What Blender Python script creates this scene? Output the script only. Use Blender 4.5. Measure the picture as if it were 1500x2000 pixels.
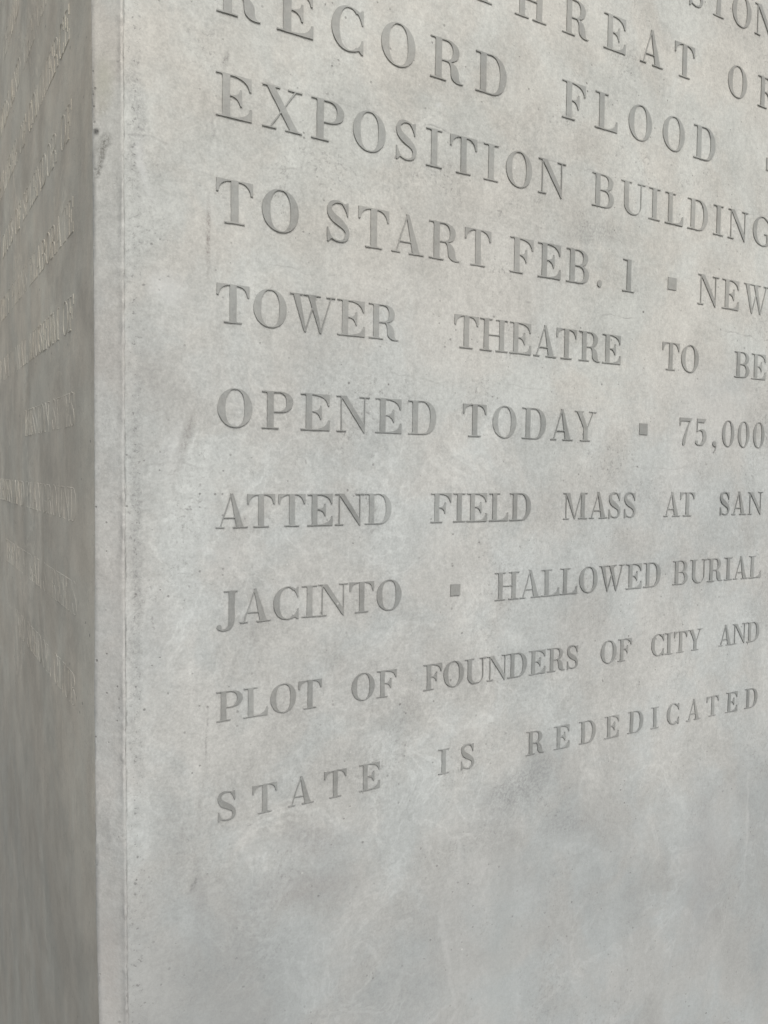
import bpy, math, random
from mathutils import Vector, Matrix, noise
from mathutils.geometry import delaunay_2d_cdt

for o in list(bpy.data.objects):
    bpy.data.objects.remove(o, do_unlink=True)
scene = bpy.context.scene
COL = scene.collection

# ------------------------------------------------------------------ camera
F_PX, W_PX, H_PX = 1616.6, 1500.0, 2000.0
cd = bpy.data.cameras.new("camera")
cam = bpy.data.objects.new("camera", cd)
COL.objects.link(cam)
Rv = Vector((0.85840918, -0.51282489, 0.01201272))
Uv = Vector((0.01507148, 0.04862213, 0.99870353))
Fv = Vector((0.51274412, 0.85711523, -0.04946671))
m = Matrix.Identity(4)
for i in range(3):
    m[i][0], m[i][1], m[i][2] = Rv[i], Uv[i], -Fv[i]
m.translation = (-0.417931504, -1.18787434, -0.0648282858)
cam.matrix_world = m
cd.sensor_fit = 'VERTICAL'
cd.sensor_height = 36.0
cd.lens = 36.0 * F_PX / H_PX
cd.clip_start = 0.02
cd.clip_end = 200.0
scene.camera = cam

# ------------------------------------------------------------------ light
SUN_EL, SUN_AZ = math.radians(46), math.radians(8)    # azimuth measured from the front face's normal towards the side face
w = bpy.data.worlds.new("World")
scene.world = w
w.use_nodes = True
nt = w.node_tree
nt.nodes.clear()
sky = nt.nodes.new('ShaderNodeTexSky')
sky.sky_type = 'NISHITA'
sky.sun_disc = False
sky.sun_elevation = SUN_EL
sky.sun_rotation = math.pi + SUN_AZ
sky.air_density = 1.0
sky.dust_density = 4.0
sky.ozone_density = 1.0
bg = nt.nodes.new('ShaderNodeBackground')
bg.inputs['Strength'].default_value = 0.10
wo = nt.nodes.new('ShaderNodeOutputWorld')
hs = nt.nodes.new('ShaderNodeHueSaturation')            # high thin cloud: the blue is washed out
hs.inputs['Saturation'].default_value = 0.30
nt.links.new(sky.outputs[0], hs.inputs['Color'])
nt.links.new(hs.outputs[0], bg.inputs[0])
nt.links.new(bg.outputs[0], wo.inputs[0])

sl = bpy.data.lights.new("sun", 'SUN')
sl.energy = 1.5
sl.angle = math.radians(25)
sl.color = (1.0, 0.975, 0.93)
so = bpy.data.objects.new("sun", sl)
COL.objects.link(so)
sd = Vector((-math.sin(SUN_AZ) * math.cos(SUN_EL), -math.cos(SUN_AZ) * math.cos(SUN_EL), math.sin(SUN_EL)))
so.rotation_euler = sd.to_track_quat('Z', 'Y').to_euler()
so.location = sd * 20

scene.view_settings.view_transform = 'Standard'
scene.view_settings.look = 'None'
scene.view_settings.gamma = 1.0
scene.view_settings.use_curve_mapping = False
scene.view_settings.exposure = 0.23

scene.render.engine = 'CYCLES'
scene.cycles.max_bounces = 4
scene.cycles.diffuse_bounces = 2

# ------------------------------------------------------------------ materials
class NT:
    """small helper that strings shader nodes together"""
    def __init__(s, name):
        s.mat = bpy.data.materials.new(name)
        s.mat.use_nodes = True
        s.t = s.mat.node_tree
        s.t.nodes.clear()
        s.pos = s.t.nodes.new('ShaderNodeNewGeometry').outputs['Position']
    def n(s, kind, **kw):
        nd = s.t.nodes.new(kind)
        for k, v in kw.items():
            setattr(nd, k, v)
        return nd
    def put(s, sock, v):
        if hasattr(v, 'is_output') or isinstance(v, bpy.types.NodeSocket):
            s.t.links.new(v, sock)
        else:
            sock.default_value = v
    def math(s, op, a, b=0.0, c=0.0, clamp=False):
        nd = s.n('ShaderNodeMath', operation=op, use_clamp=clamp)
        s.put(nd.inputs[0], a); s.put(nd.inputs[1], b); s.put(nd.inputs[2], c)
        return nd.outputs[0]
    def vmul(s, v, k):
        nd = s.n('ShaderNodeVectorMath', operation='MULTIPLY')
        s.put(nd.inputs[0], v); s.put(nd.inputs[1], k)
        return nd.outputs[0]
    def vadd(s, v, k):
        nd = s.n('ShaderNodeVectorMath', operation='ADD')
        s.put(nd.inputs[0], v); s.put(nd.inputs[1], k)
        return nd.outputs[0]
    def noise(s, vec, scale, detail=4, rough=.55, dist=0.0, color=False):
        nd = s.n('ShaderNodeTexNoise')
        s.put(nd.inputs['Vector'], vec)
        nd.inputs['Scale'].default_value = scale
        nd.inputs['Detail'].default_value = detail
        nd.inputs['Roughness'].default_value = rough
        nd.inputs['Distortion'].default_value = dist
        return nd.outputs[1 if color else 0]
    def ramp(s, v, a, b, lo=0.0, hi=1.0, smooth=True):
        nd = s.n('ShaderNodeMapRange', interpolation_type='SMOOTHSTEP' if smooth else 'LINEAR')
        s.put(nd.inputs['Value'], v)
        s.put(nd.inputs['From Min'], a); s.put(nd.inputs['From Max'], b)
        s.put(nd.inputs['To Min'], lo); s.put(nd.inputs['To Max'], hi)
        return nd.outputs[0]
    def mix(s, f, a, b, blend='MIX'):
        nd = s.n('ShaderNodeMix', data_type='RGBA', blend_type=blend)
        s.put(nd.inputs[0], f)
        s.put(nd.inputs[6], a if not isinstance(a, tuple) else (*a, 1.0)[:4])
        s.put(nd.inputs[7], b if not isinstance(b, tuple) else (*b, 1.0)[:4])
        return nd.outputs[2]
    def blob(s, p, loc, rad, ang=0.0, edge=(1.0, 0.2)):
        """soft ellipse on the wall plane (x, z), 1 inside and 0 outside"""
        mp = s.n('ShaderNodeMapping', vector_type='TEXTURE')
        s.put(mp.inputs['Vector'], p)
        mp.inputs['Location'].default_value = (loc[0], 0, loc[1])
        mp.inputs['Rotation'].default_value = (0, ang, 0)
        mp.inputs['Scale'].default_value = (rad[0], 50.0, rad[1])
        ln = s.n('ShaderNodeVectorMath', operation='LENGTH')
        s.t.links.new(mp.outputs[0], ln.inputs[0])
        return s.ramp(ln.outputs['Value'], edge[0], edge[1])
    def pits(s, vec, scale, size, keep):
        """scattered round air holes; returns mask"""
        v = s.n('ShaderNodeTexVoronoi', feature='F1')
        s.put(v.inputs['Vector'], vec)
        v.inputs['Scale'].default_value = scale
        sep = s.n('ShaderNodeSeparateColor')
        s.t.links.new(v.outputs['Color'], sep.inputs[0])
        rad = s.math('MULTIPLY', s.ramp(sep.outputs[0], keep, 1.0, 0.0, 1.0, False), size)
        return s.ramp(v.outputs['Distance'], rad, s.math('MULTIPLY', rad, .55), 0.0, 1.0)


def concrete(name, tone=(0.434, 0.443, 0.431), stains=True, cloud=1.0, speck=1.0, rough=.72, smooth=False, spec=.35):
    s = NT(name)
    P = s.pos
    warp = s.vadd(P, s.vmul(s.vadd(s.noise(P, 9, 3, .6, color=True), (-.5, -.5, -.5)), (.05, .05, .05)))
    warpf = s.vadd(warp, s.vmul(s.vadd(s.noise(P, 45, 2, .6, color=True), (-.5, -.5, -.5)), (.012, .012, .012)))
    sepn = s.n('ShaderNodeSeparateXYZ'); s.t.links.new(warp, sepn.inputs[0])
    Z = sepn.outputs[2]
    # mottled above, denser bluish smooth finish under the text; light fading downwards painted in
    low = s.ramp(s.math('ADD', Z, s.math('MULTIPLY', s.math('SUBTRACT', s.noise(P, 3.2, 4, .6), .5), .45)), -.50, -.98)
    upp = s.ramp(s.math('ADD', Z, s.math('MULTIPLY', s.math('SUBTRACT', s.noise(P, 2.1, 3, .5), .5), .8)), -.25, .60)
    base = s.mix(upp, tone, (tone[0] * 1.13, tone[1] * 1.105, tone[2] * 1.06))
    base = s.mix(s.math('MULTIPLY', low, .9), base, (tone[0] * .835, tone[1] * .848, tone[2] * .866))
    # big clouds
    c1 = s.ramp(s.noise(warp, 3.4, 5, .62, .5), .34, .66, -1, 1)
    c2 = s.ramp(s.noise(warpf, 11, 5, .66, .3), .33, .67, -1, 1)
    c3 = s.ramp(s.noise(s.vmul(warpf, (1.0, 1.0, .28)), 16, 6, .6, .2), .3, .7, -1, 1)
    val = s.math('ADD', s.math('MULTIPLY', c1, .078 * cloud), s.math('MULTIPLY', c2, .055 * cloud))
    val = s.math('ADD', val, s.math('MULTIPLY', c3, .03 * cloud))
    # fine grain
    g1 = s.ramp(s.noise(P, 260, 3, .7), .3, .7, -1, 1)
    g2 = s.ramp(s.noise(P, 90, 5, .75), .3, .7, -1, 1)
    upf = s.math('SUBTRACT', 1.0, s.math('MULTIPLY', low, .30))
    val = s.math('ADD', val, s.math('MULTIPLY', s.math('MULTIPLY', g1, .085 * speck), upf))
    val = s.math('ADD', val, s.math('MULTIPLY', s.math('MULTIPLY', g2, .105 * speck), upf))
    wi = s.ramp(s.math('ABSOLUTE', s.math('SUBTRACT', s.noise(warp, 6.0, 4, .62, 1.3), .5)), .035, .0)
    wi = s.math('MULTIPLY', wi, s.ramp(s.noise(s.vadd(P, (1, 5, 2)), 3.3, 2, .5), .48, .62))
    val = s.math('ADD', val, s.math('MULTIPLY', wi, .11 * cloud))
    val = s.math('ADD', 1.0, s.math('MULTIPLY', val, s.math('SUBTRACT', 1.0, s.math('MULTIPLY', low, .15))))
    hue = s.ramp(s.noise(warp, 5.5, 5, .6, .4), .38, .62)
    tint = s.mix(hue, (1.018, 1.0, .985), (.985, 1.004, 1.012))
    hue2 = s.ramp(s.noise(s.vadd(warp, (3.1, 0, 7.7)), 2.3, 4, .6, .4), .5, .68)
    tint = s.mix(s.math('MULTIPLY', hue2, .8), tint, (1.02, .998, .985))
    col = s.mix(1.0, base, tint, 'MULTIPLY')
    vv = s.n('ShaderNodeCombineXYZ')
    for i in range(3): s.put(vv.inputs[i], val)
    col = s.mix(1.0, col, vv.outputs[0], 'MULTIPLY')
    # rough dark freckled patches
    fm = s.ramp(s.noise(warp, 6.5, 5, .65, .3), .50, .66)
    fm = s.math('MULTIPLY', fm, upf)
    fg = s.ramp(s.noise(warpf, 150, 4, .75), .53, .66)
    fr = s.math('MULTIPLY', s.math('MULTIPLY', fm, fg), .50 * speck)
    col = s.mix(fr, col, (.16, .155, .15))
    height = s.math('MULTIPLY', s.noise(P, 170, 2, .7), .42)
    height = s.math('ADD', height, s.math('MULTIPLY', s.noise(P, 14, 2, .6), 1.0))
    
    # air holes, many small and a few larger, gathered in patches
    clus = s.ramp(s.noise(P, 4.0, 3, .6), .42, .62, .35, 1.0)
    k1 = s.math('MULTIPLY', s.pits(P, 85, .24, .66), clus)
    k2 = s.math('MULTIPLY', s.pits(s.vadd(P, (5, 5, 5)), 30, .11, .88), clus)
    pit = s.math('MAXIMUM', s.math('MULTIPLY', s.math('MULTIPLY', k1, upf), .5), s.math('MULTIPLY', k2, .75))
    if smooth: pit = s.math('MULTIPLY', pit, .25)
    col = s.mix(pit, col, (.10, .097, .092))
    height = s.math('SUBTRACT', height, s.math('MULTIPLY', k1, .6))
    # pale lime specks
    k3 = s.pits(s.vadd(P, (9, 2, 4)), 34, .085, .86)
    col = s.mix(s.math('MULTIPLY', k3, .5), col, (.66, .66, .64))
    if stains:
        gr = s.ramp(s.noise(P, 190, 4, .8), .42, .60)           # grain that breaks a stain up
        def stain(loc, rad, colr, k, ang=0.0, grain=.5, edge=(1.0, .15), pp=warpf):
            nonlocal col
            b = s.blob(pp, loc, rad, ang, edge)
            b = s.math('MULTIPLY', b, s.math('ADD', 1.0 - grain, s.math('MULTIPLY', gr, grain)))
            col = s.mix(s.math('MULTIPLY', b, k), col, colr)
            return b
        wsm = s.vadd(P, s.vmul(s.vadd(s.noise(P, 30, 2, .6, color=True), (-.5, -.5, -.5)), (.006, .006, .006)))
        dk, br, lt = (.15, .145, .14), (.19, .182, .170), (.60, .61, .60)
        stain((-.012, .275), (.0055, .078), (.15, .125, .115), .65, 0, .85, pp=wsm)      # upright rusty scuff left of TO
        stain((.017, .532), (.005, .022), dk, .6, .25, .7)
        stain((-.004, .43), (.004, .055), dk, .35, 0, .8)
        stain((-.046, -.020), (.013, .055), br, .75, .32, .55, pp=wsm)                    # leaning smear left of OPENED
        stain((-.055, -.062), (.008, .026), br, .35, .4, .6, pp=wsm)
        stain((-.014, -.465), (.0028, .060), (.13, .125, .12), .45, .05, .8, pp=wsm)     # scratch left of PLOT
        stain((-.020, -.56), (.010, .09), dk, .25, .05, .8)
        stain((-.038, -.69), (.006, .018), (.12, .12, .12), .55, .1, .6)
        stain((-.03, -.72), (.02, .10), (.2, .2, .2), .28, .0, .5)
        stain((.346, -.30), (.035, .05), br, .25, .3, .5)
        stain((.771, .40), (.13, .035), (.2, .2, .195), .42, -.1, .9)          # pocked patch under BUILDING
        stain((.60, -.66), (.16, .06), (.20, .20, .20), .50, -.35, .7)
        stain((.72, -.76), (.10, .045), (.22, .22, .22), .42, .1, .7)
        stain((.17, -.665), (.10, .04), (.24, .225, .22), .35, .2, .5)
        stain((.155, -.74), (.16, .05), (.26, .25, .245), .35, .1, .3)
        stain((-.115, .42), (.018, .16), (.20, .20, .20), .45, 0, .8)            # dark band beside the corner
        stain((-.118, -.20), (.015, .50), (.20, .205, .20), .50, 0, .75)
        stain((-.085, -.02), (.045, .16), (.26, .26, .25), .32, .1, .55)
        stain((-.10, .10), (.03, .12), (.25, .25, .24), .30, 0, .6)
        stain((-.09, -.33), (.035, .12), (.27, .275, .27), .28, 0, .5)
        stain((-.07, -.62), (.04, .14), (.26, .265, .26), .30, 0, .5)
        stain((-.106, .355), (.012, .055), lt, .42, -.2, .1)                     # pale wedge
        stain((-.072, .195), (.040, .030), lt, .40, 0, .15)
        stain((-.060, -.04), (.035, .055), lt, .25, .3, .2)
        stain((.389, .555), (.014, .008), lt, .5, 0, .1)
        stain((.02, -.20), (.06, .04), lt, .16, 0, .2)
        stain((1.15, .12), (.20, .10), lt, .18, 0, .2)
        stain((1.292, -.86), (.006, .22), lt, .22, 0, .1, pp=warp)
        stain((.44, -.96), (.010, .20), lt, .15, -.15, .1, pp=warp)
        stain((-.02, -.95), (.22, .30), (.27, .28, .278), .45, 0, 0, pp=warp)  # broad soft darkening of the lower left, put into the colour
        stain((1.13, -.95), (.10, .30), (.28, .28, .285), .30, 0, .1, pp=warp)
        stain((.56, -.98), (.06, .30), (.33, .36, .36), .30, 0, .1, pp=warp)
        for zz, kk in ((.2455, .5), (.5125, .4), (.095, .18), (-.055, .15), (-.215, .14), (.393, .22)):   # seams of the form lining
            ln = s.ramp(s.math('ABSOLUTE', s.math('SUBTRACT', s.math('ADD', sepn.outputs[2], 0.0), zz)), .0022, .0004)
            lm = s.math('MULTIPLY', ln, s.ramp(s.noise(P, 5.5, 4, .7), .50, .66))
            col = s.mix(s.math('MULTIPLY', lm, kk), col, (.17, .165, .16))
    # grime caught in the broken joint beside the corner strip
    sx_ = s.n('ShaderNodeSeparateXYZ'); s.t.links.new(s.vadd(P, s.vmul(s.vadd(s.noise(P, 120, 2, .6, color=True), (-.5, -.5, -.5)), (.004, .004, .004))), sx_.inputs[0])
    jl = s.ramp(s.math('ABSOLUTE', s.math('ADD', sx_.outputs[0], .1322)), .0020, .0004)
    jn = s.ramp(s.noise(s.vmul(P, (1, 1, .3)), 60, 4, .75), .42, .62)
    jl = s.math('MULTIPLY', s.math('MULTIPLY', jl, jn), s.ramp(s.noise(P, 4, 2, .6), .40, .58, .35, 1.0))
    col = s.mix(s.math('MULTIPLY', jl, .55), col, (.12, .12, .115))
    sy_ = s.ramp(s.math('ABSOLUTE', s.math('ADD', sx_.outputs[0], .118)), .020, .0)
    sp_ = s.ramp(s.noise(P, 130, 3, .75), .57, .64)
    col = s.mix(s.math('MULTIPLY', s.math('MULTIPLY', sy_, sp_), .6), col, (.13, .13, .125))
    bump = s.n('ShaderNodeBump')
    bump.inputs['Strength'].default_value = .75 if not smooth else .5
    bump.inputs['Distance'].default_value = .0012
    s.put(bump.inputs['Height'], height)
    if smooth:                                              # every letter weathers a little differently
        oi = s.n('ShaderNodeObjectInfo')
        rv = s.n('ShaderNodeCombineXYZ')
        for i in range(3): s.put(rv.inputs[i], s.ramp(oi.outputs['Random'], 0, 1, .93, 1.09, False))
        col = s.mix(1.0, col, rv.outputs[0], 'MULTIPLY')
    bs = s.n('ShaderNodeBsdfPrincipled')
    s.put(bs.inputs['Base Color'], col)
    rr = s.math('ADD', rough, s.math('MULTIPLY', s.math('SUBTRACT', s.noise(warp, 7, 5, .6), .5), .25))
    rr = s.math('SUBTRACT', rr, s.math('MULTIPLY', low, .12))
    s.put(bs.inputs['Roughness'], rr)
    bs.inputs['Specular IOR Level'].default_value = spec
    s.put(bs.inputs['Normal'], bump.outputs[0])
    out = s.n('ShaderNodeOutputMaterial')
    s.t.links.new(bs.outputs[0], out.inputs[0])
    return s.mat

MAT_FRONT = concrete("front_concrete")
MAT_SIDE = concrete("side_concrete", tone=(.505, .484, .422), stains=False, cloud=1.5, speck=.5, rough=.62)
MAT_CORNER = concrete("corner_concrete", tone=(.428, .430, .415), stains=False, cloud=.8, speck=.8)
MAT_LETTER = concrete("letter_concrete", tone=(.270, .277, .268), stains=False, cloud=1.0, speck=.6, rough=.36, smooth=True, spec=.65)
MAT_GROUND = concrete("paving_concrete", tone=(.30, .295, .28), stains=False, cloud=1.4, speck=1.0, rough=.85)

def pit_corner():
    """dirt on the corner strip: a chip and trailing grime, a mossy tinge above it"""
    t = MAT_CORNER.node_tree
    bs = [n for n in t.nodes if n.type == 'BSDF_PRINCIPLED'][0]
    src = bs.inputs['Base Color'].links[0].from_socket
    s = NT.__new__(NT); s.mat = MAT_CORNER; s.t = t
    s.pos = [n for n in t.nodes if n.type == 'NEW_GEOMETRY'][0].outputs['Position']
    P = s.vadd(s.pos, s.vmul(s.vadd(s.noise(s.pos, 45, 4, .6, color=True), (-.5, -.5, -.5)), (.012, .012, .012)))
    gr = s.ramp(s.noise(s.pos, 190, 4, .8), .42, .60)
    col = src
    for loc, rad, c, k, ang, grain in (
            ((-.1640, .402), (.0060, .008), (.06, .06, .055), 1.0, 0, .2),
            ((-.156, .383), (.014, .024), (.11, .105, .09), .80, .3, .7),
            ((-.160, .355), (.006, .034), (.11, .105, .09), .75, .15, .75),
            ((-.155, .470), (.017, .050), (.40, .40, .33), .55, 0, .15),
            ((-.157, .432), (.012, .016), (.24, .23, .18), .40, 0, .9),
            ((-.155, -.60), (.010, .035), (.24, .24, .235), .30, 0, .5),
            ((-.154, -.78), (.020, .13), (.40, .36, .33), .35, 0, .3)):
        b = s.blob(P, loc, rad, ang, (1.0, .1))
        b = s.math('MULTIPLY', b, s.math('ADD', 1.0 - grain, s.math('MULTIPLY', gr, grain)))
        col = s.mix(s.math('MULTIPLY', b, k), col, c)
    t.links.new(col, bs.inputs['Base Color'])
pit_corner()

# ------------------------------------------------------------------ helpers
def mesh_obj(name, verts, faces, mat, parent=None, loc=(0, 0, 0), rot=(0, 0, 0), smooth=False):
    me = bpy.data.meshes.new(name)
    me.from_pydata(verts, [], faces)
    me.materials.append(mat)
    if smooth:
        me.polygons.foreach_set('use_smooth', [True] * len(me.polygons))
    me.update()
    o = bpy.data.objects.new(name, me)
    COL.objects.link(o)
    o.location = loc
    o.rotation_euler = rot
    if parent: o.parent = parent
    return o

GROUND_Z, TOP_Z = -1.95, 1.75
X_SIDE, X_CREASE = -0.16723, -0.13336
X_END, Y_END = 2.60, 2.30

# ------------------------------------------------------------------ ground
gv, gf = [], []
N = 24
for j in range(N + 1):
    for i in range(N + 1):
        gv.append(((i / N - .5) * 60, (j / N - .5) * 60, GROUND_Z))
for j in range(N):
    for i in range(N):
        a = j * (N + 1) + i
        gf.append((a, a + 1, a + N + 2, a + N + 1))
ground = mesh_obj("ground", gv, gf, MAT_GROUND)
ground['kind'] = 'structure'
ground['label'] = "grey concrete paving round the foot of the wall"

# ------------------------------------------------------------------ the wall
wall = bpy.data.objects.new("inscribed_monument", None)
COL.objects.link(wall)
wall.location = (X_CREASE, 0, GROUND_Z)
wall['label'] = "corner of a grey cast concrete monument covered with rows of raised capital letters"
wall['category'] = "monument"
BASE = wall.location.copy()

def part(name, verts, faces, mat, parent=wall, smooth=False):
    o = mesh_obj(name, [tuple(Vector(v) - BASE) for v in verts], faces, mat, parent, smooth=smooth)
    return o

def lerp_table(tab, z):
    if z <= tab[0][0]: return tab[0][1]
    for (z0, v0), (z1, v1) in zip(tab, tab[1:]):
        if z <= z1: return v0 + (v1 - v0) * (z - z0) / (z1 - z0)
    return tab[-1][1]

SIDE_EDGE = [(-1.4, .0190), (-.873, .0195), (-.76, .0310), (-.715, .0352), (-.39, .0385), (-.157, .0308), (.088, .0300), (.301, .0298), (.58, .0352), (1.0, .037)]
FRONT_EDGE = [(-1.4, -.1305), (-.873, -.1312), (-.644, -.1334), (-.383, -.1341), (.30, -.1334), (.574, -.1341), (1.2, -.1345)]

DZ = .0035
NZ = int((TOP_Z - GROUND_Z) / DZ)
def nz(x, z, f, amp, seed=0.0):
    return noise.noise(Vector((x * f + seed, seed * 1.7, z * f))) * amp

# front face: a fine sheet whose surface undulates by a fraction of a millimetre
xs = [X_CREASE + .0005 + i * .03 for i in range(int((X_END - X_CREASE) / .03) + 1)] + [X_END]
zs = [GROUND_Z + (TOP_Z - GROUND_Z) * j / 112 for j in range(113)]
v, f = [], []
for z in zs:
    for x in xs:
        v.append((x, nz(x, z, 5.0, .0006) + nz(x, z, 14.0, .0002, 3.0), z))
nx = len(xs)
for j in range(len(zs) - 1):
    for i in range(nx - 1):
        a = j * nx + i
        f.append((a, a + 1, a + nx + 1, a + nx))
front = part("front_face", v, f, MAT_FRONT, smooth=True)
front['label'] = "long front face with the newspaper headlines in raised letters"

# side face
ys = [i * .04 for i in range(1, int(Y_END / .04) + 1)] + [Y_END]
v, f = [], []
zs2 = [GROUND_Z + (TOP_Z - GROUND_Z) * j / 280 for j in range(281)]
for z in zs2:
    e = lerp_table(SIDE_EDGE, z) + .0012
    for k, y in enumerate([e, e + .004] + ys[2:]):
        v.append((X_SIDE + (nz(y, z, 5.0, .0007, 9.0) if k > 1 else 0), y, z))
ny = len(ys)
for j in range(len(zs2) - 1):
    for i in range(ny - 1):
        a = j * ny + i
        f.append((a, a + ny, a + ny + 1, a + 1))
side = part("side_face", v, f, MAT_SIDE, smooth=True)
side['label'] = "darker side face seen almost edge on, also lettered"

# corner strip between them with a rough arris and a little mortar fin
v, f = [], []
COLS = 13
for j in range(NZ + 1):
    z = GROUND_Z + (TOP_Z - GROUND_Z) * j / NZ
    ys_ = lerp_table(SIDE_EDGE, z)
    xf = lerp_table(FRONT_EDGE, z)
    # rough arris: fine noise plus chips
    ch1 = max(0.0, noise.noise(Vector((2.3, 7.1, z * 26))) - .22) * .0065 + noise.noise(Vector((8.3, 1.1, z * 90))) * .0005 + noise.noise(Vector((8.3, 3.1, z * 8))) * .0010
    ch2 = noise.noise(Vector((4.3, 2.1, z * 70))) * .0009 + noise.noise(Vector((1.3, 5.1, z * 150))) * .0009
    finw = .0042 + noise.noise(Vector((6.0, 2.0, z * 11))) * .0022 + noise.noise(Vector((6.0, 9.0, z * 60))) * .0008
    finh = .0012 + max(-.0003, noise.noise(Vector((5.0, 4.0, z * 9))) * .0020 + noise.noise(Vector((5.0, 8.0, z * 70))) * .0018)
    A = Vector((X_SIDE - .0004 + ch1, ys_ - ch1 * .5 + .0004))
    B = Vector((xf - finw, .0030 + ch2 * .2))
    nrm = Vector((-.7071, -.7071))
    pts = [Vector((X_SIDE + .0006, ys_ + .003)), Vector((X_SIDE - .0003, ys_ + .0016)), A]
    for k in range(1, 6):
        q = A.lerp(B, k / 6)
        pts.append(q + nrm * (nz(q.x * 3, z, 12.0, .0005, 5.0)))
    pts.append(B + nrm * .0001)
    pts.append(B.lerp(Vector((xf, 0)), .45) + nrm * (finh + ch2 * .3))
    pts.append(Vector((xf + ch2, -finh - .0004)))
    gro = .0004 + max(0, noise.noise(Vector((3.0, 4.0, z * 13)))) * .0030
    pts.append(Vector((xf + .0010 + ch2, -finh * .3)))
    pts.append(Vector((xf + .0024, .0020)))
    assert len(pts) == COLS
    for q in pts: v.append((q.x, q.y, z))
for j in range(NZ):
    for i in range(COLS - 1):
        a = j * COLS + i
        f.append((a, a + 1, a + COLS + 1, a + COLS))
corner = part("corner_strip", v, f, MAT_CORNER, smooth=True)
corner['label'] = "narrow paler chamfered strip down the corner with a rough edge"

# remaining faces of the block (top, far end, back)
z0, z1 = GROUND_Z, TOP_Z
v = [(X_SIDE, Y_END, z0), (X_END, Y_END, z0), (X_END, 0, z0), (X_SIDE, Y_END, z1), (X_END, Y_END, z1), (X_END, 0, z1), (X_SIDE, .034, z1), (X_CREASE, 0, z1)]
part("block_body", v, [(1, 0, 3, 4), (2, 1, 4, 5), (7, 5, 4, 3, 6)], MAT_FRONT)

# ------------------------------------------------------------------ letter shapes (unit cap height, y up)
T, HL, SF = .190, .034, .036          # stem, hairline, serif thickness

def rect(x0, y0, x1, y1): return [(x0, y0), (x1, y0), (x1, y1), (x0, y1)]
def qb(a, b, c, n=7):
    return [((1 - t) ** 2 * a[0] + 2 * t * (1 - t) * b[0] + t * t * c[0], (1 - t) ** 2 * a[1] + 2 * t * (1 - t) * b[1] + t * t * c[1]) for t in [i / n for i in range(n + 1)]]
def cb(a, b, c, d, n=9):
    r = []
    for i in range(n + 1):
        t = i / n; u = 1 - t
        r.append(tuple(u ** 3 * a[k] + 3 * u * u * t * b[k] + 3 * u * t * t * c[k] + t ** 3 * d[k] for k in (0, 1)))
    return r
def sup(cx, cy, rx, ry, a0, a1, n=16, e=2.0):
    """superellipse arc, angles in degrees"""
    r = []
    for i in range(n + 1):
        a = math.radians(a0 + (a1 - a0) * i / n)
        c, s_ = math.cos(a), math.sin(a)
        r.append((cx + rx * math.copysign(abs(c) ** (2 / e), c), cy + ry * math.copysign(abs(s_) ** (2 / e), s_)))
    return r
def serif(x0, x1, y, up=True, s0=0.0, s1=0.0):
    """thin slab with small brackets; (s0, s1) = stem edges it joins"""
    d = SF if up else -SF
    out = [rect(x0, min(y, y + d), x1, max(y, y + d))]
    b = .022 if up else -.022
    if s1 > s0 + .06:
        out.append([(s0 - .03, y + d * .9), (s0 + .02, y + d * .9), (s0 + .02, y + d + b), (s0, y + d + b)] if s0 - .03 > x0 else rect(s0, min(y, y + d), s0 + .01, max(y, y + d)))
        if s1 + .03 < x1: out.append([(s1 + .03, y + d * .9), (s1, y + d + b), (s1 - .02, y + d + b), (s1 - .02, y + d * .9)])
    return out
def stem(x0, x1, foot=None, head=None, y0=0.0, y1=1.0):
    out = [rect(x0, y0, x1, y1)]
    if foot: out += serif(x0 - foot[0], x1 + foot[1], 0, True, x0, x1)
    if head: out += serif(x0 - head[0], x1 + head[1], 1, False, x0, x1)
    return out
def diag(x0, x1, y0, X0, X1, Y1): return [(x0, y0), (x1, y0), (X1, Y1), (X0, Y1)]
def bowl(x, ytop, ybot, xr, t, n=14, ext=.0):
    """D-shaped bowl from x to xr"""
    cy, ry = (ytop + ybot) / 2, (ytop - ybot) / 2
    cx = x + (xr - x) * .28
    o = [(x, ytop)] + sup(cx, cy, xr - cx, ry, 90, -90, 18, 2.15) + [(x, ybot)]
    i = [(x, ybot + HL)] + sup(cx - .02, cy, xr - t - cx + .02, ry - HL, -90, 90, 18, 2.25) + [(x, ytop - HL)]
    return [o + i]
def beak_tr(xs_, xe, h=.31, w_=.052):
    """upper arm going right with a hanging beak"""
    return [[(xs_, 1.0), (xe, 1.0), (xe + .004, 1 - h), (xe - w_, 1 - h)] + qb((xe - w_, 1 - h), (xe - .085, 1 - HL - .02), (xs_ + .05, 1 - HL))[1:] + [(xs_, 1 - HL)]]
def flip(ps, mx=None, my=None):
    r = []
    for p in ps:
        q = [((mx - x) if mx is not None else x, (my - y) if my is not None else y) for x, y in p]
        r.append(q)
    return r

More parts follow.
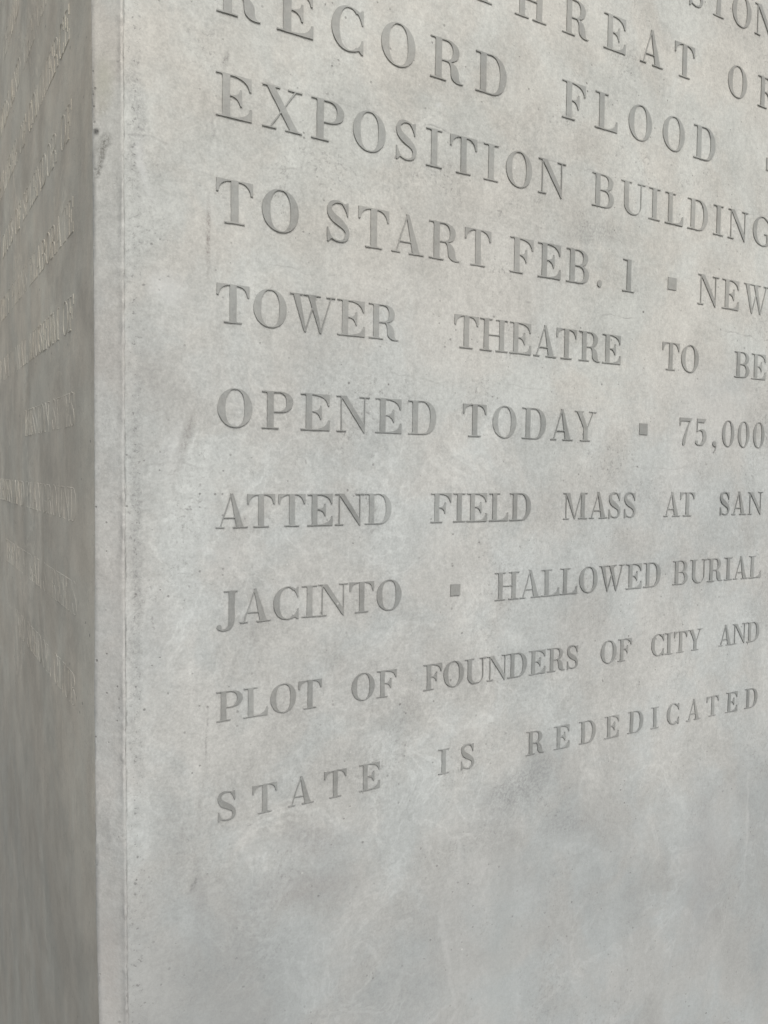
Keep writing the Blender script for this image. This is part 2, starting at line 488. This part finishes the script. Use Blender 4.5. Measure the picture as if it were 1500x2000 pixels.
def g_E(W, bottom=True, x0=.155):
    st = x0 + T
    p = stem(x0, st, (x0, .03) if bottom else (x0, .14), (x0, .03))
    p += beak_tr(st - .02, W - .015)
    xm = W * .72
    p += [[(st - .02, .535), (st + .02, .535)] + qb((st + .02, .535), (xm - .07, .53), (xm - .048, .69))[1:] + [(xm, .69), (xm, .31), (xm - .048, .31)] + qb((xm - .048, .31), (xm - .09, .49), (st + .02, .502))[1:] + [(st - .02, .502)]]
    if bottom: p += flip(beak_tr(st - .02, W - .002, .295, .05), my=1.0)
    return p
def g_T(W):
    c = W / 2; a, b = c - T / 2, c + T / 2
    return stem(a, b, (.155, .155)) + beak_tr(b - .03, W - .004, .30, .055) + flip(beak_tr(b - .03, W - .004, .30, .055), mx=W)
def g_O(W, t=.215, y0=-.012, y1=1.012, e=2.05, hl=HL):
    c, cy, ry = W / 2, (y0 + y1) / 2, (y1 - y0) / 2
    o = sup(c, cy, c, ry, 88, 272, 26, e); i = sup(c, cy, c - t, ry - hl, 272, 88, 26, 2.35)
    return [o + i] + flip([o + i], mx=W)
def g_I(W):
    a = (W - T) / 2
    return stem(a, a + T, (a, a), (a, a))
def g_H(W):
    a = .155
    return stem(a, a + T, (a, .14), (a, .14)) + stem(W - a - T, W - a, (.14, a), (.14, a)) + [rect(a + T - .01, .49, W - a - T + .01, .49 + HL)]
def g_L(W):
    return stem(.155, .155 + T, (.155, .03), (.155, .155)) + flip(beak_tr(.155 + T - .02, W - .002, .30, .05), my=1.0)
def g_D(W):
    return stem(.15, .15 + T, (.15, .02), (.15, .02)) + bowl(.15 + T - .02, 1.0, 0.0, W, .215)
def g_P(W):
    return stem(.15, .15 + T, (.15, .15), (.15, .02)) + bowl(.15 + T - .02, 1.0, .44, W, .20)
def g_B(W):
    return stem(.14, .14 + T, (.14, .02), (.14, .02)) + bowl(.14 + T - .02, 1.0, .502, W - .05, .19) + bowl(.14 + T - .02, .536, 0.0, W, .205)
def g_R(W):
    p = stem(.15, .15 + T, (.15, .14), (.15, .02)) + bowl(.15 + T - .02, 1.0, .47, W - .13, .195)
    x = .15 + T
    leg = cb((x + .06, .505), (x + .28, .50), (x + .27, .34), (x + .275, .20)) + cb((x + .275, .20), (x + .28, .02), (W - .16, -.03), (W, .012))[1:]
    leg += cb((W, .035), (W - .10, .02), (W - .135, .06), (W - .14, .22)) + cb((W - .14, .22), (W - .16, .42), (x + .34, .50), (x + .06, .505))[1:-1]
    return p + [leg]
def g_A(W):
    ap = W * .50
    p = [diag(W - .145 - T * 1.12, W - .125, .02, ap - .055, ap + .035, 1.02)]
    p += [diag(.115, .115 + HL * 1.25, .02, ap - .045, ap + .0, .985)]
    p += [rect(.235, .285, W - .30, .285 + HL)]
    p += serif(.0, .27, 0) + serif(W - .47, W, 0)
    return p
def g_V(a, b, tl, tr, thick, ap):
    return []
def g_W(W):
    t = T * 1.02
    # two thick down strokes, two thin up strokes, sharp feet on the baseline
    l1, l2 = .09, .54
    f1, f2 = .455, .93
    p = [[(l1, .98), (f1 - .035, -.02), (f1 + .035, -.02), (l1 + t, .98)]]
    p += [[(l2, .98), (f2 - .035, -.02), (f2 + .035, -.02), (l2 + t, .98)]]
    p += [[(f1 - .02, -.01), (f1 + .025, -.01), (l2 + t + .07, .98), (l2 + t + .03, .98)]]
    p += [[(f2 - .02, -.01), (f2 + .025, -.01), (W - .115, .98), (W - .155, .98)]]
    p += serif(0, .38, 1, False) + serif(.40, .93, 1, False) + serif(W - .28, W, 1, False)
    return p
def g_X(W):
    t = T * 1.12
    p = [[(.10, .98), (W - .10 - t, .02), (W - .10, .02), (.10 + t, .98)]]
    p += [[(.17, .02), (.17 + HL * 1.3, .02), (W - .155, .98), (W - .155 - HL * 1.3, .98)]]
    p += serif(0, .46, 1, False) + serif(W - .38, W, 1, False) + serif(0, .36, 0) + serif(W - .45, W, 0)
    return p
def g_Y(W):
    c = W * .5; a, b = c - T / 2, c + T / 2
    p = [rect(a, .0, b, .46)] + serif(a - .14, b + .14, 0, True, a, b)
    p += [[(.10, .98), (a, .45), (a + .01, .35), (b, .40), (b - .01, .47), (.10 + T * 1.12, .98)]]
    p += [[(b - .045, .41), (b - .004, .41), (W - .13, .98), (W - .175, .98)]]
    p += serif(0, .40, 1, False) + serif(W - .33, W, 1, False)
    return p
def g_N(W):
    t = T * 1.08
    p = [rect(.135, .0, .135 + HL * 1.15, 1.0), rect(W - .15 - HL * 1.15, .10, W - .15, 1.0)]
    p += [[(.115, 1.0), (W - .19, -.03), (W - .15, -.03), (W - .15, .16), (.115 + t * .98, 1.0)]]
    p += serif(0, .30, 1, False) + serif(W - .33, W, 1, False) + serif(0, .31, 0)
    return p
def g_M(W):
    p = [rect(.13, 0, .13 + HL * 1.15, 1.0)]
    p += [[(.12, 1.0), (.56, .0), (.60, .0), (.33, 1.0)]]
    p += [[(.565, .0), (.605, .0), (W - .13 - T, 1.0), (W - .17 - T, 1.0)]]
    p += [rect(W - .15 - T, 0, W - .15, 1.0)]
    p += serif(0, .20, 1, False) + serif(0, .30, 0) + serif(W - .30, W, 1, False) + serif(W - .48, W, 0, True, W - .15 - T, W - .15)
    return p
def g_U(W):
    xl, xr = .14, W - .165
    p = serif(0, .14 + T + .13, 1, False, xl, xl + T) + serif(W - .34, W, 1, False)
    bot = .31
    out = [(xl, 1.0), (xl, bot)] + sup((xl + xr) / 2, bot, (xr - xl) / 2, bot + .012, 180, 360, 16, 2.1) + [(xr, 1.0), (xr - HL * 1.2, 1.0), (xr - HL * 1.2, bot)]
    cx = (xl + T + xr - HL * 1.2) / 2
    out += sup(cx, bot, (xr - HL * 1.2 - xl - T) / 2, bot - HL * 1.3 + .012, 360, 180, 16, 2.2) + [(xl + T, 1.0)]
    return p + [out]
def ring_c(W, t=.215, a0=42, a1=318):
    c = W * .54
    o = sup(c, .5, c, .512, a0, a1, 30, 2.05)
    i = sup(c + .012, .5, c - t + .012, .512 - HL, a1, a0, 30, 2.2)
    return [o + i]
def g_C(W):
    p = ring_c(W, .205, 50, 310)
    x = W - .002
    c = W * .54
    p += [[(x, .985), (x, .66), (x - .04, .66)] + qb((x - .04, .66), (x - .09, .88), (c + .12, .955))[1:] + [(c + .14, .992), (x - .10, .93), (x - .045, .985)]]
    p += [[(x, -.01), (x, .315), (x - .04, .315)] + qb((x - .04, .315), (x - .09, .12), (c + .12, .048))[1:] + [(c + .14, .010), (x - .12, .055), (x - .05, -.01)]]
    return p
def g_G(W):
    p = ring_c(W * .92, .205, 50, 300)
    x = W * .92; c = x * .54
    p += [[(x, .985), (x, .66), (x - .04, .66)] + qb((x - .04, .66), (x - .09, .88), (c + .12, .955))[1:] + [(c + .14, .992), (x - .10, .93), (x - .045, .985)]]
    xs0 = x - T
    p += [rect(xs0, .08, x, .42)] + serif(xs0 - .13, W, .42, False)
    p += [[(xs0, .20)] + qb((xs0, .10), (xs0 - .06, .03), (c + .02, .020))[0:] + [(c + .02, -.012)] + qb((c + .02, -.012), (x - .08, .0), (x, .12))[1:] + [(x, .2)]]
    return p
def spine(pts, wid):
    """variable-width stroke"""
    L_, R_ = [], []
    n = len(pts)
    for i in range(n):
        a = pts[max(0, i - 1)]; b = pts[min(n - 1, i + 1)]
        dx, dy = b[0] - a[0], b[1] - a[1]; l = math.hypot(dx, dy) or 1
        h = wid[i] / 2
        L_.append((pts[i][0] - dy / l * h, pts[i][1] + dx / l * h)); R_.append((pts[i][0] + dy / l * h, pts[i][1] - dx / l * h))
    return [L_ + R_[::-1]]
def g_S(W):
    x1 = W - .055
    s_ = cb((x1 - .01, .86), (x1 - .10, .99), (W * .42, 1.01), (W * .30, .965), 8) + cb((W * .30, .965), (.02, .90), (.045, .68), (W * .34, .57), 9)[1:]
    s_ += cb((W * .34, .57), (W * .62, .46), (W - .055, .38), (W - .075, .21), 9)[1:] + cb((W - .075, .21), (W - .10, -.01), (W * .40, -.03), (.07, .13), 10)[1:]
    n = len(s_)
    wd = []
    for i in range(n):
        t = i / (n - 1)
        wd.append(HL * 1.05 + .175 * math.exp(-((t - .49) / .185) ** 2) + (.04 * math.exp(-((t - .23) / .09) ** 2) + .05 * math.exp(-((t - .74) / .09) ** 2)))
    p = spine(s_, wd)
    p += [[(x1 + .012, .99), (x1 + .012, .67), (x1 - .025, .67)] + qb((x1 - .025, .67), (x1 - .06, .84), (x1 - .17, .94))[1:] + [(x1 - .11, .95), (x1 - .025, .99)]]
    p += [[(.015, -.01), (.015, .335), (.052, .335)] + qb((.052, .335), (.09, .15), (.20, .055))[1:] + [(.13, .06), (.055, -.01)]]
    return p
def g_J(W):
    # descends below the baseline and ends in a ball
    xr = W - .09
    p = serif(W - .44, W, 1, False, xr - T, xr)
    p += [[(xr - T, 1.0), (xr - T, .12)] + cb((xr - T, .12), (xr - T + .0, -.10), (.22, -.19), (.10, -.10))[1:] + cb((.0, -.08), (.10, -.26), (xr - .02, -.26), (xr, .15)) + [(xr, 1.0)]]
    p += [sup(.085, -.075, .075, .085, 0, 345, 14)]
    return p
def g_1(W):
    a = W * .5 - T * .5 + .02
    return [rect(a, 0, a + T * .95, 1.0)] + serif(.0, W, 0, True, a, a + T * .95) + serif(.02, a + .02, 1, False)
def g_7(W):
    p = [[(.0, 1.0), (W, 1.0), (W, .97), (W * .93, .88), (.07, .88), (.045, .70), (.0, .70)]]
    p += [cb((W - .03, .97), (W * .72, .66), (W * .50, .30), (W * .50, .07)) + [(W * .42, -.01), (W * .28, -.01), (W * .24, .06)] + cb((W * .25, .12), (W * .33, .38), (W * .62, .62), (W - .11, .90))]
    return p
def g_5(W):
    p = [[(.085, 1.0), (W - .05, 1.0), (W - .05, .97), (W - .14, .855), (.12, .87)]]
    p += [rect(.085, .50, .085 + HL, 1.0)]
    o = cb((.085, .50), (.20, .66), (W, .70), (W, .33)) + cb((W, .33), (W, -.02), (.20, -.06), (.03, .06))[1:]
    i = cb((.05, .085), (.20, .00), (W - .20, .04), (W - .20, .33)) + cb((W - .20, .33), (W - .20, .62), (.18, .58), (.115, .50))[1:]
    p += [o + i, sup(.075, .115, .075, .075, 0, 345, 14)]
    return p
def g_comma(W):
    return [sup(.10, .09, .10, .10, 0, 345, 14), cb((.19, .10), (.26, -.06), (.16, -.20), (.06, -.27)) + cb((.05, -.245), (.14, -.18), (.20, -.06), (.12, .0))]
def g_dot(W): return [sup(.10, .10, .10, .11, 0, 345, 16)]
def g_sq(W): return [rect(0, .30, W, .70)]
def g_V2(W):
    p = [[(.10, .98), (W * .5 - .03, -.02), (W * .5 + .04, -.02), (.10 + T * 1.05, .98)], [(W * .5 - .01, -.01), (W * .5 + .035, -.01), (W - .13, .98), (W - .175, .98)]]
    return p + serif(0, .40, 1, False) + serif(W - .32, W, 1, False)

GLYPH = {'E': (.89, g_E), 'F': (.87, lambda W: g_E(W, False)), 'T': (.91, g_T), 'O': (.96, g_O), 'I': (.52, g_I), 'H': (1.11, g_H),
         'L': (.87, g_L), 'D': (1.0, g_D), 'P': (.91, g_P), 'B': (.92, g_B), 'R': (1.0, g_R), 'A': (1.0, g_A), 'W': (1.38, g_W),
         'X': (1.04, g_X), 'Y': (1.0, g_Y), 'N': (1.07, g_N), 'M': (1.25, g_M), 'U': (1.07, g_U), 'C': (.84, g_C), 'G': (1.05, g_G),
         'S': (.66, g_S), 'J': (.66, g_J), '1': (.53, g_1), '7': (.65, g_7), '5': (.63, g_5), '0': (.70, lambda W: g_O(W, .17)),
         ',': (.29, g_comma), '.': (.20, g_dot), '#': (.41, g_sq), 'V': (1.02, g_V2)}

def subdivide(poly, step):
    out = []
    n = len(poly)
    for i in range(n):
        a, b = poly[i], poly[(i + 1) % n]
        d = math.hypot(b[0] - a[0], b[1] - a[1])
        if d < 1e-6: continue
        k = max(1, int(d / step))
        for j in range(k): out.append((a[0] + (b[0] - a[0]) * j / k, a[1] + (b[1] - a[1]) * j / k))
    return out

RELIEF, INSET = .0021, .00030
def letter_mesh(ch, H, seed, relief=RELIEF, wear=1.0, coarse=False, mat=None, inset=INSET):
    W, fn = GLYPH[ch]
    polys = fn(W)
    vs, fs = [], []
    for p in polys:
        p = subdivide([(x * H, y * H) for x, y in p], .0045 if not coarse else .012)
        area = sum(p[i][0] * p[(i + 1) % len(p)][1] - p[(i + 1) % len(p)][0] * p[i][1] for i in range(len(p)))
        if area < 0: p = p[::-1]
        fs.append(list(range(len(vs), len(vs) + len(p))))
        vs += [Vector(q) for q in p]
    V, E, F, _a, _b, FO = delaunay_2d_cdt(vs, [], fs, 0, 1e-5)
    tris = []
    for t, owner_ in zip(F, FO):
        if not owner_: continue
        a = sum(V[t[i]].x * V[t[(i + 1) % len(t)]].y - V[t[(i + 1) % len(t)]].x * V[t[i]].y for i in range(len(t)))
        tris.append(list(t) if a > 0 else list(t)[::-1])
    edges = {}
    for t in tris:
        for i in range(len(t)): edges[(t[i], t[(i + 1) % len(t)])] = 1
    bnd = [(a, b) for (a, b) in edges if (b, a) not in edges]
    nin = {}
    for a, b in bnd:
        d = V[b] - V[a]
        if d.length < 1e-9: continue
        n = Vector((-d.y, d.x)).normalized()
        for k in (a, b): nin[k] = nin.get(k, Vector((0, 0))) + n
    def jit(q):
        p3 = Vector((q.x * 150 + seed * 3.1, q.y * 150, seed))
        w_ = noise.noise_vector(p3) * .00030 * wear + noise.noise_vector(p3 * .35) * .00040 * wear
        return Vector((w_.x, w_.y))
    top, mid, bot = [], {}, {}
    verts = []
    for i, q in enumerate(V):
        d = jit(q)
        if i in nin:
            n = nin[i]
            n = n.normalized() if n.length > 1e-6 else Vector((0, 0))
            qq = q + d + n * inset
        else: qq = q + d
        hh = noise.noise(Vector((q.x * 60 + seed, q.y * 60, 3.3))) * .00035
        verts.append((qq.x, -(relief + hh), qq.y)); top.append(len(verts) - 1)
    for i in nin:
        d = jit(V[i]); q = V[i] + d
        hh = noise.noise(Vector((V[i].x * 60 + seed, V[i].y * 60, 3.3))) * .00035
        verts.append((q.x, -(relief + hh - min(relief * .8, max(.0005, inset * .6))), q.y)); mid[i] = len(verts) - 1
        n = nin[i].normalized() if nin[i].length > 1e-6 else Vector((0, 0))
        q2 = q + n * .0009                              # the edges are slightly undercut
        verts.append((q2.x, .0012, q2.y)); bot[i] = len(verts) - 1
    faces = [tuple(t) for t in tris]
    for a, b in bnd:
        if a in mid and b in mid:
            faces.append((b, a, mid[a], mid[b]))
            faces.append((mid[b], mid[a], bot[a], bot[b]))
    me = bpy.data.meshes.new("raised_letter")
    me.from_pydata(verts, [], faces)
    me.materials.append(mat or MAT_LETTER)
    me.update()
    return me

def part_name(c):
    return {'#': 'square_bullet', ',': 'comma', '.': 'full_stop'}.get(c, 'raised_numeral' if c.isdigit() else 'raised_letter')

# ------------------------------------------------------------------ front inscription: (baseline height, cap height, left edges)
FRONT_ROWS = [
    (0.9015, 0.0663, [0.944, 1.0077, 1.0832, 1.1448, 1.2216]),
    (0.7515, 0.0663, [0.453, 0.5509, 0.6642, 0.77, 0.8695, 0.9696, 1.1381, 1.2407]),
    (0.5984, 0.0684, [-0.0007, 0.0937, 0.1858, 0.2764, 0.372, 0.4667, 0.6677, 0.7523, 0.8424, 0.9404, 1.0349, 1.2783]),
    (0.4508, 0.0630, [-0.0015, 0.0712, 0.1523, 0.2261, 0.306, 0.3661, 0.4154, 0.4879, 0.5378, 0.6138, 0.7494, 0.8271, 0.906, 0.954, 1.0235, 1.1051, 1.1535, 1.2389]),
    (0.2983, 0.0634, [-0.0009, 0.0712, 0.1801, 0.2375, 0.3005, 0.3747, 0.4495, 0.5508, 0.6168, 0.6876, 0.7681, 0.8369, 0.9682, 1.0619, 1.1416, 1.2149]),
    (0.1525, 0.0570, [-0.0001, 0.0582, 0.1183, 0.2007, 0.2588, 0.4303, 0.4861, 0.5538, 0.6102, 0.6665, 0.7242, 0.7864, 0.9577, 1.0162, 1.1905, 1.2506]),
    (-0.0016, 0.0575, [0.0019, 0.0726, 0.1377, 0.2009, 0.2731, 0.3375, 0.4518, 0.518, 0.5871, 0.6568, 0.7177, 0.8958, 1.0174, 1.0675, 1.1247, 1.1562, 1.2101, 1.2642]),
    (-0.1531, 0.0509, [-0.0005, 0.0491, 0.1008, 0.1506, 0.2, 0.2557, 0.3863, 0.4342, 0.4637, 0.5137, 0.5614, 0.6932, 0.7612, 0.8144, 0.8581, 0.9756, 1.0258, 1.1563, 1.1977, 1.2533]),
    (-0.2994, 0.0513, [0.0008, 0.0378, 0.0932, 0.1423, 0.1706, 0.2277, 0.2794, 0.4308, 0.5306, 0.5899, 0.6427, 0.6896, 0.7398, 0.7937, 0.8692, 0.9202, 1.0094, 1.0642, 1.121, 1.1786, 1.2104, 1.2645]),
    (-0.4471, 0.0460, [0.0014, 0.0448, 0.0889, 0.137, 0.2338, 0.282, 0.3761, 0.4189, 0.4656, 0.5159, 0.5642, 0.6152, 0.661, 0.7115, 0.8029, 0.8512, 0.9494, 0.9915, 1.0193, 1.0645, 1.1678, 1.215, 1.2645]),
    (-0.6020, 0.0455, [0.0033, 0.0599, 0.1206, 0.1844, 0.2503, 0.4107, 0.46, 0.6131, 0.6832, 0.749, 0.8195, 0.8854, 0.9546, 1.0038, 1.0678, 1.1329, 1.1992, 1.2664]),
]

WORDS = [['SSION'], ['THREAT', 'OF'], ['RECORD', 'FLOOD', '#'], ['EXPOSITION', 'BUILDING'], ['TO', 'START', 'FEB.', '1', '#', 'NEW'],
         ['TOWER', 'THEATRE', 'TO', 'BE'], ['OPENED', 'TODAY', '#', '75,000'], ['ATTEND', 'FIELD', 'MASS', 'AT', 'SAN'],
         ['JACINTO', '#', 'HALLOWED', 'BURIAL'], ['PLOT', 'OF', 'FOUNDERS', 'OF', 'CITY', 'AND'], ['STATE', 'IS', 'REDEDICATED']]
random.seed(4)
cnt = 0
for (z, H, xs_), words in zip(FRONT_ROWS, WORDS):
    chars = ''.join(words)
    owner = [wd_ for wd_ in words for _ in wd_]
    for c, x, wd_ in zip(chars, xs_, owner):
        cnt += 1
        me = letter_mesh(c, H, cnt * 1.37, wear=1.0 if z > -.25 else 1.5)
        me.name = part_name(c)
        o = bpy.data.objects.new(part_name(c), me)
        COL.objects.link(o)
        o.parent = front
        o.location = Vector((x, 0, z)) - BASE
        if c == '#': o['label'] = "small raised square between two headlines"
        elif c in ',.': pass
        else: o['label'] = "raised %s of the word %s" % (c, wd_) if not c.isdigit() else "raised numeral %s" % c

# ------------------------------------------------------------------ side inscription, read towards the corner; rows end at the same margin
SIDE_H = .0545
SIDE_ROWS = [(.299 + .15 * 4, "GRAND OPENING OF", .235), (.299 + .15 * 3, "CROWDS AND THE GRAND", .235), (.299 + .30, "CHAMBER OF COMMERCE", .200),
             (.299 + .15, "DAYS OF SPLENDOR OF", .185), (.2995, "CITY PLANS ELABORATE", .178), (.1505, "NEW NATIONAL MUSEUM OF", .178),
             (-.0005, "MISSION SITES", .178), (-.1510, "GARDEN AND PLAYGROUND", .168), (-.3010, "THE CENTRAL STREETS", .168), (-.4510, "OLD SCHOOL CLUB", .185)]
cache = {}
for z, text, yend in SIDE_ROWS:
    y = yend
    for c in reversed(text):
        if c == ' ':
            y += SIDE_H * .55; continue
        Wc = GLYPH[c][0] * SIDE_H
        if y < 1.55:
            rel = .0007 if z > -.2 else .0006                # the lowest rows are worn almost flush
            if (c, rel) not in cache: cache[c, rel] = letter_mesh(c, SIDE_H, ord(c) * .77, relief=rel, mat=MAT_SIDE, inset=.0009)
            o = bpy.data.objects.new(part_name(c), cache[c, rel])
            COL.objects.link(o)
            o.parent = side
            # local +X runs towards the corner (-Y), local -Y points out of the side face (-X)
            o.rotation_euler = (0, 0, -math.pi / 2)
            o.location = Vector((X_SIDE, y + Wc, z)) - BASE
        y += Wc + SIDE_H * .02

scene.render.resolution_x = 768
scene.render.resolution_y = 1024
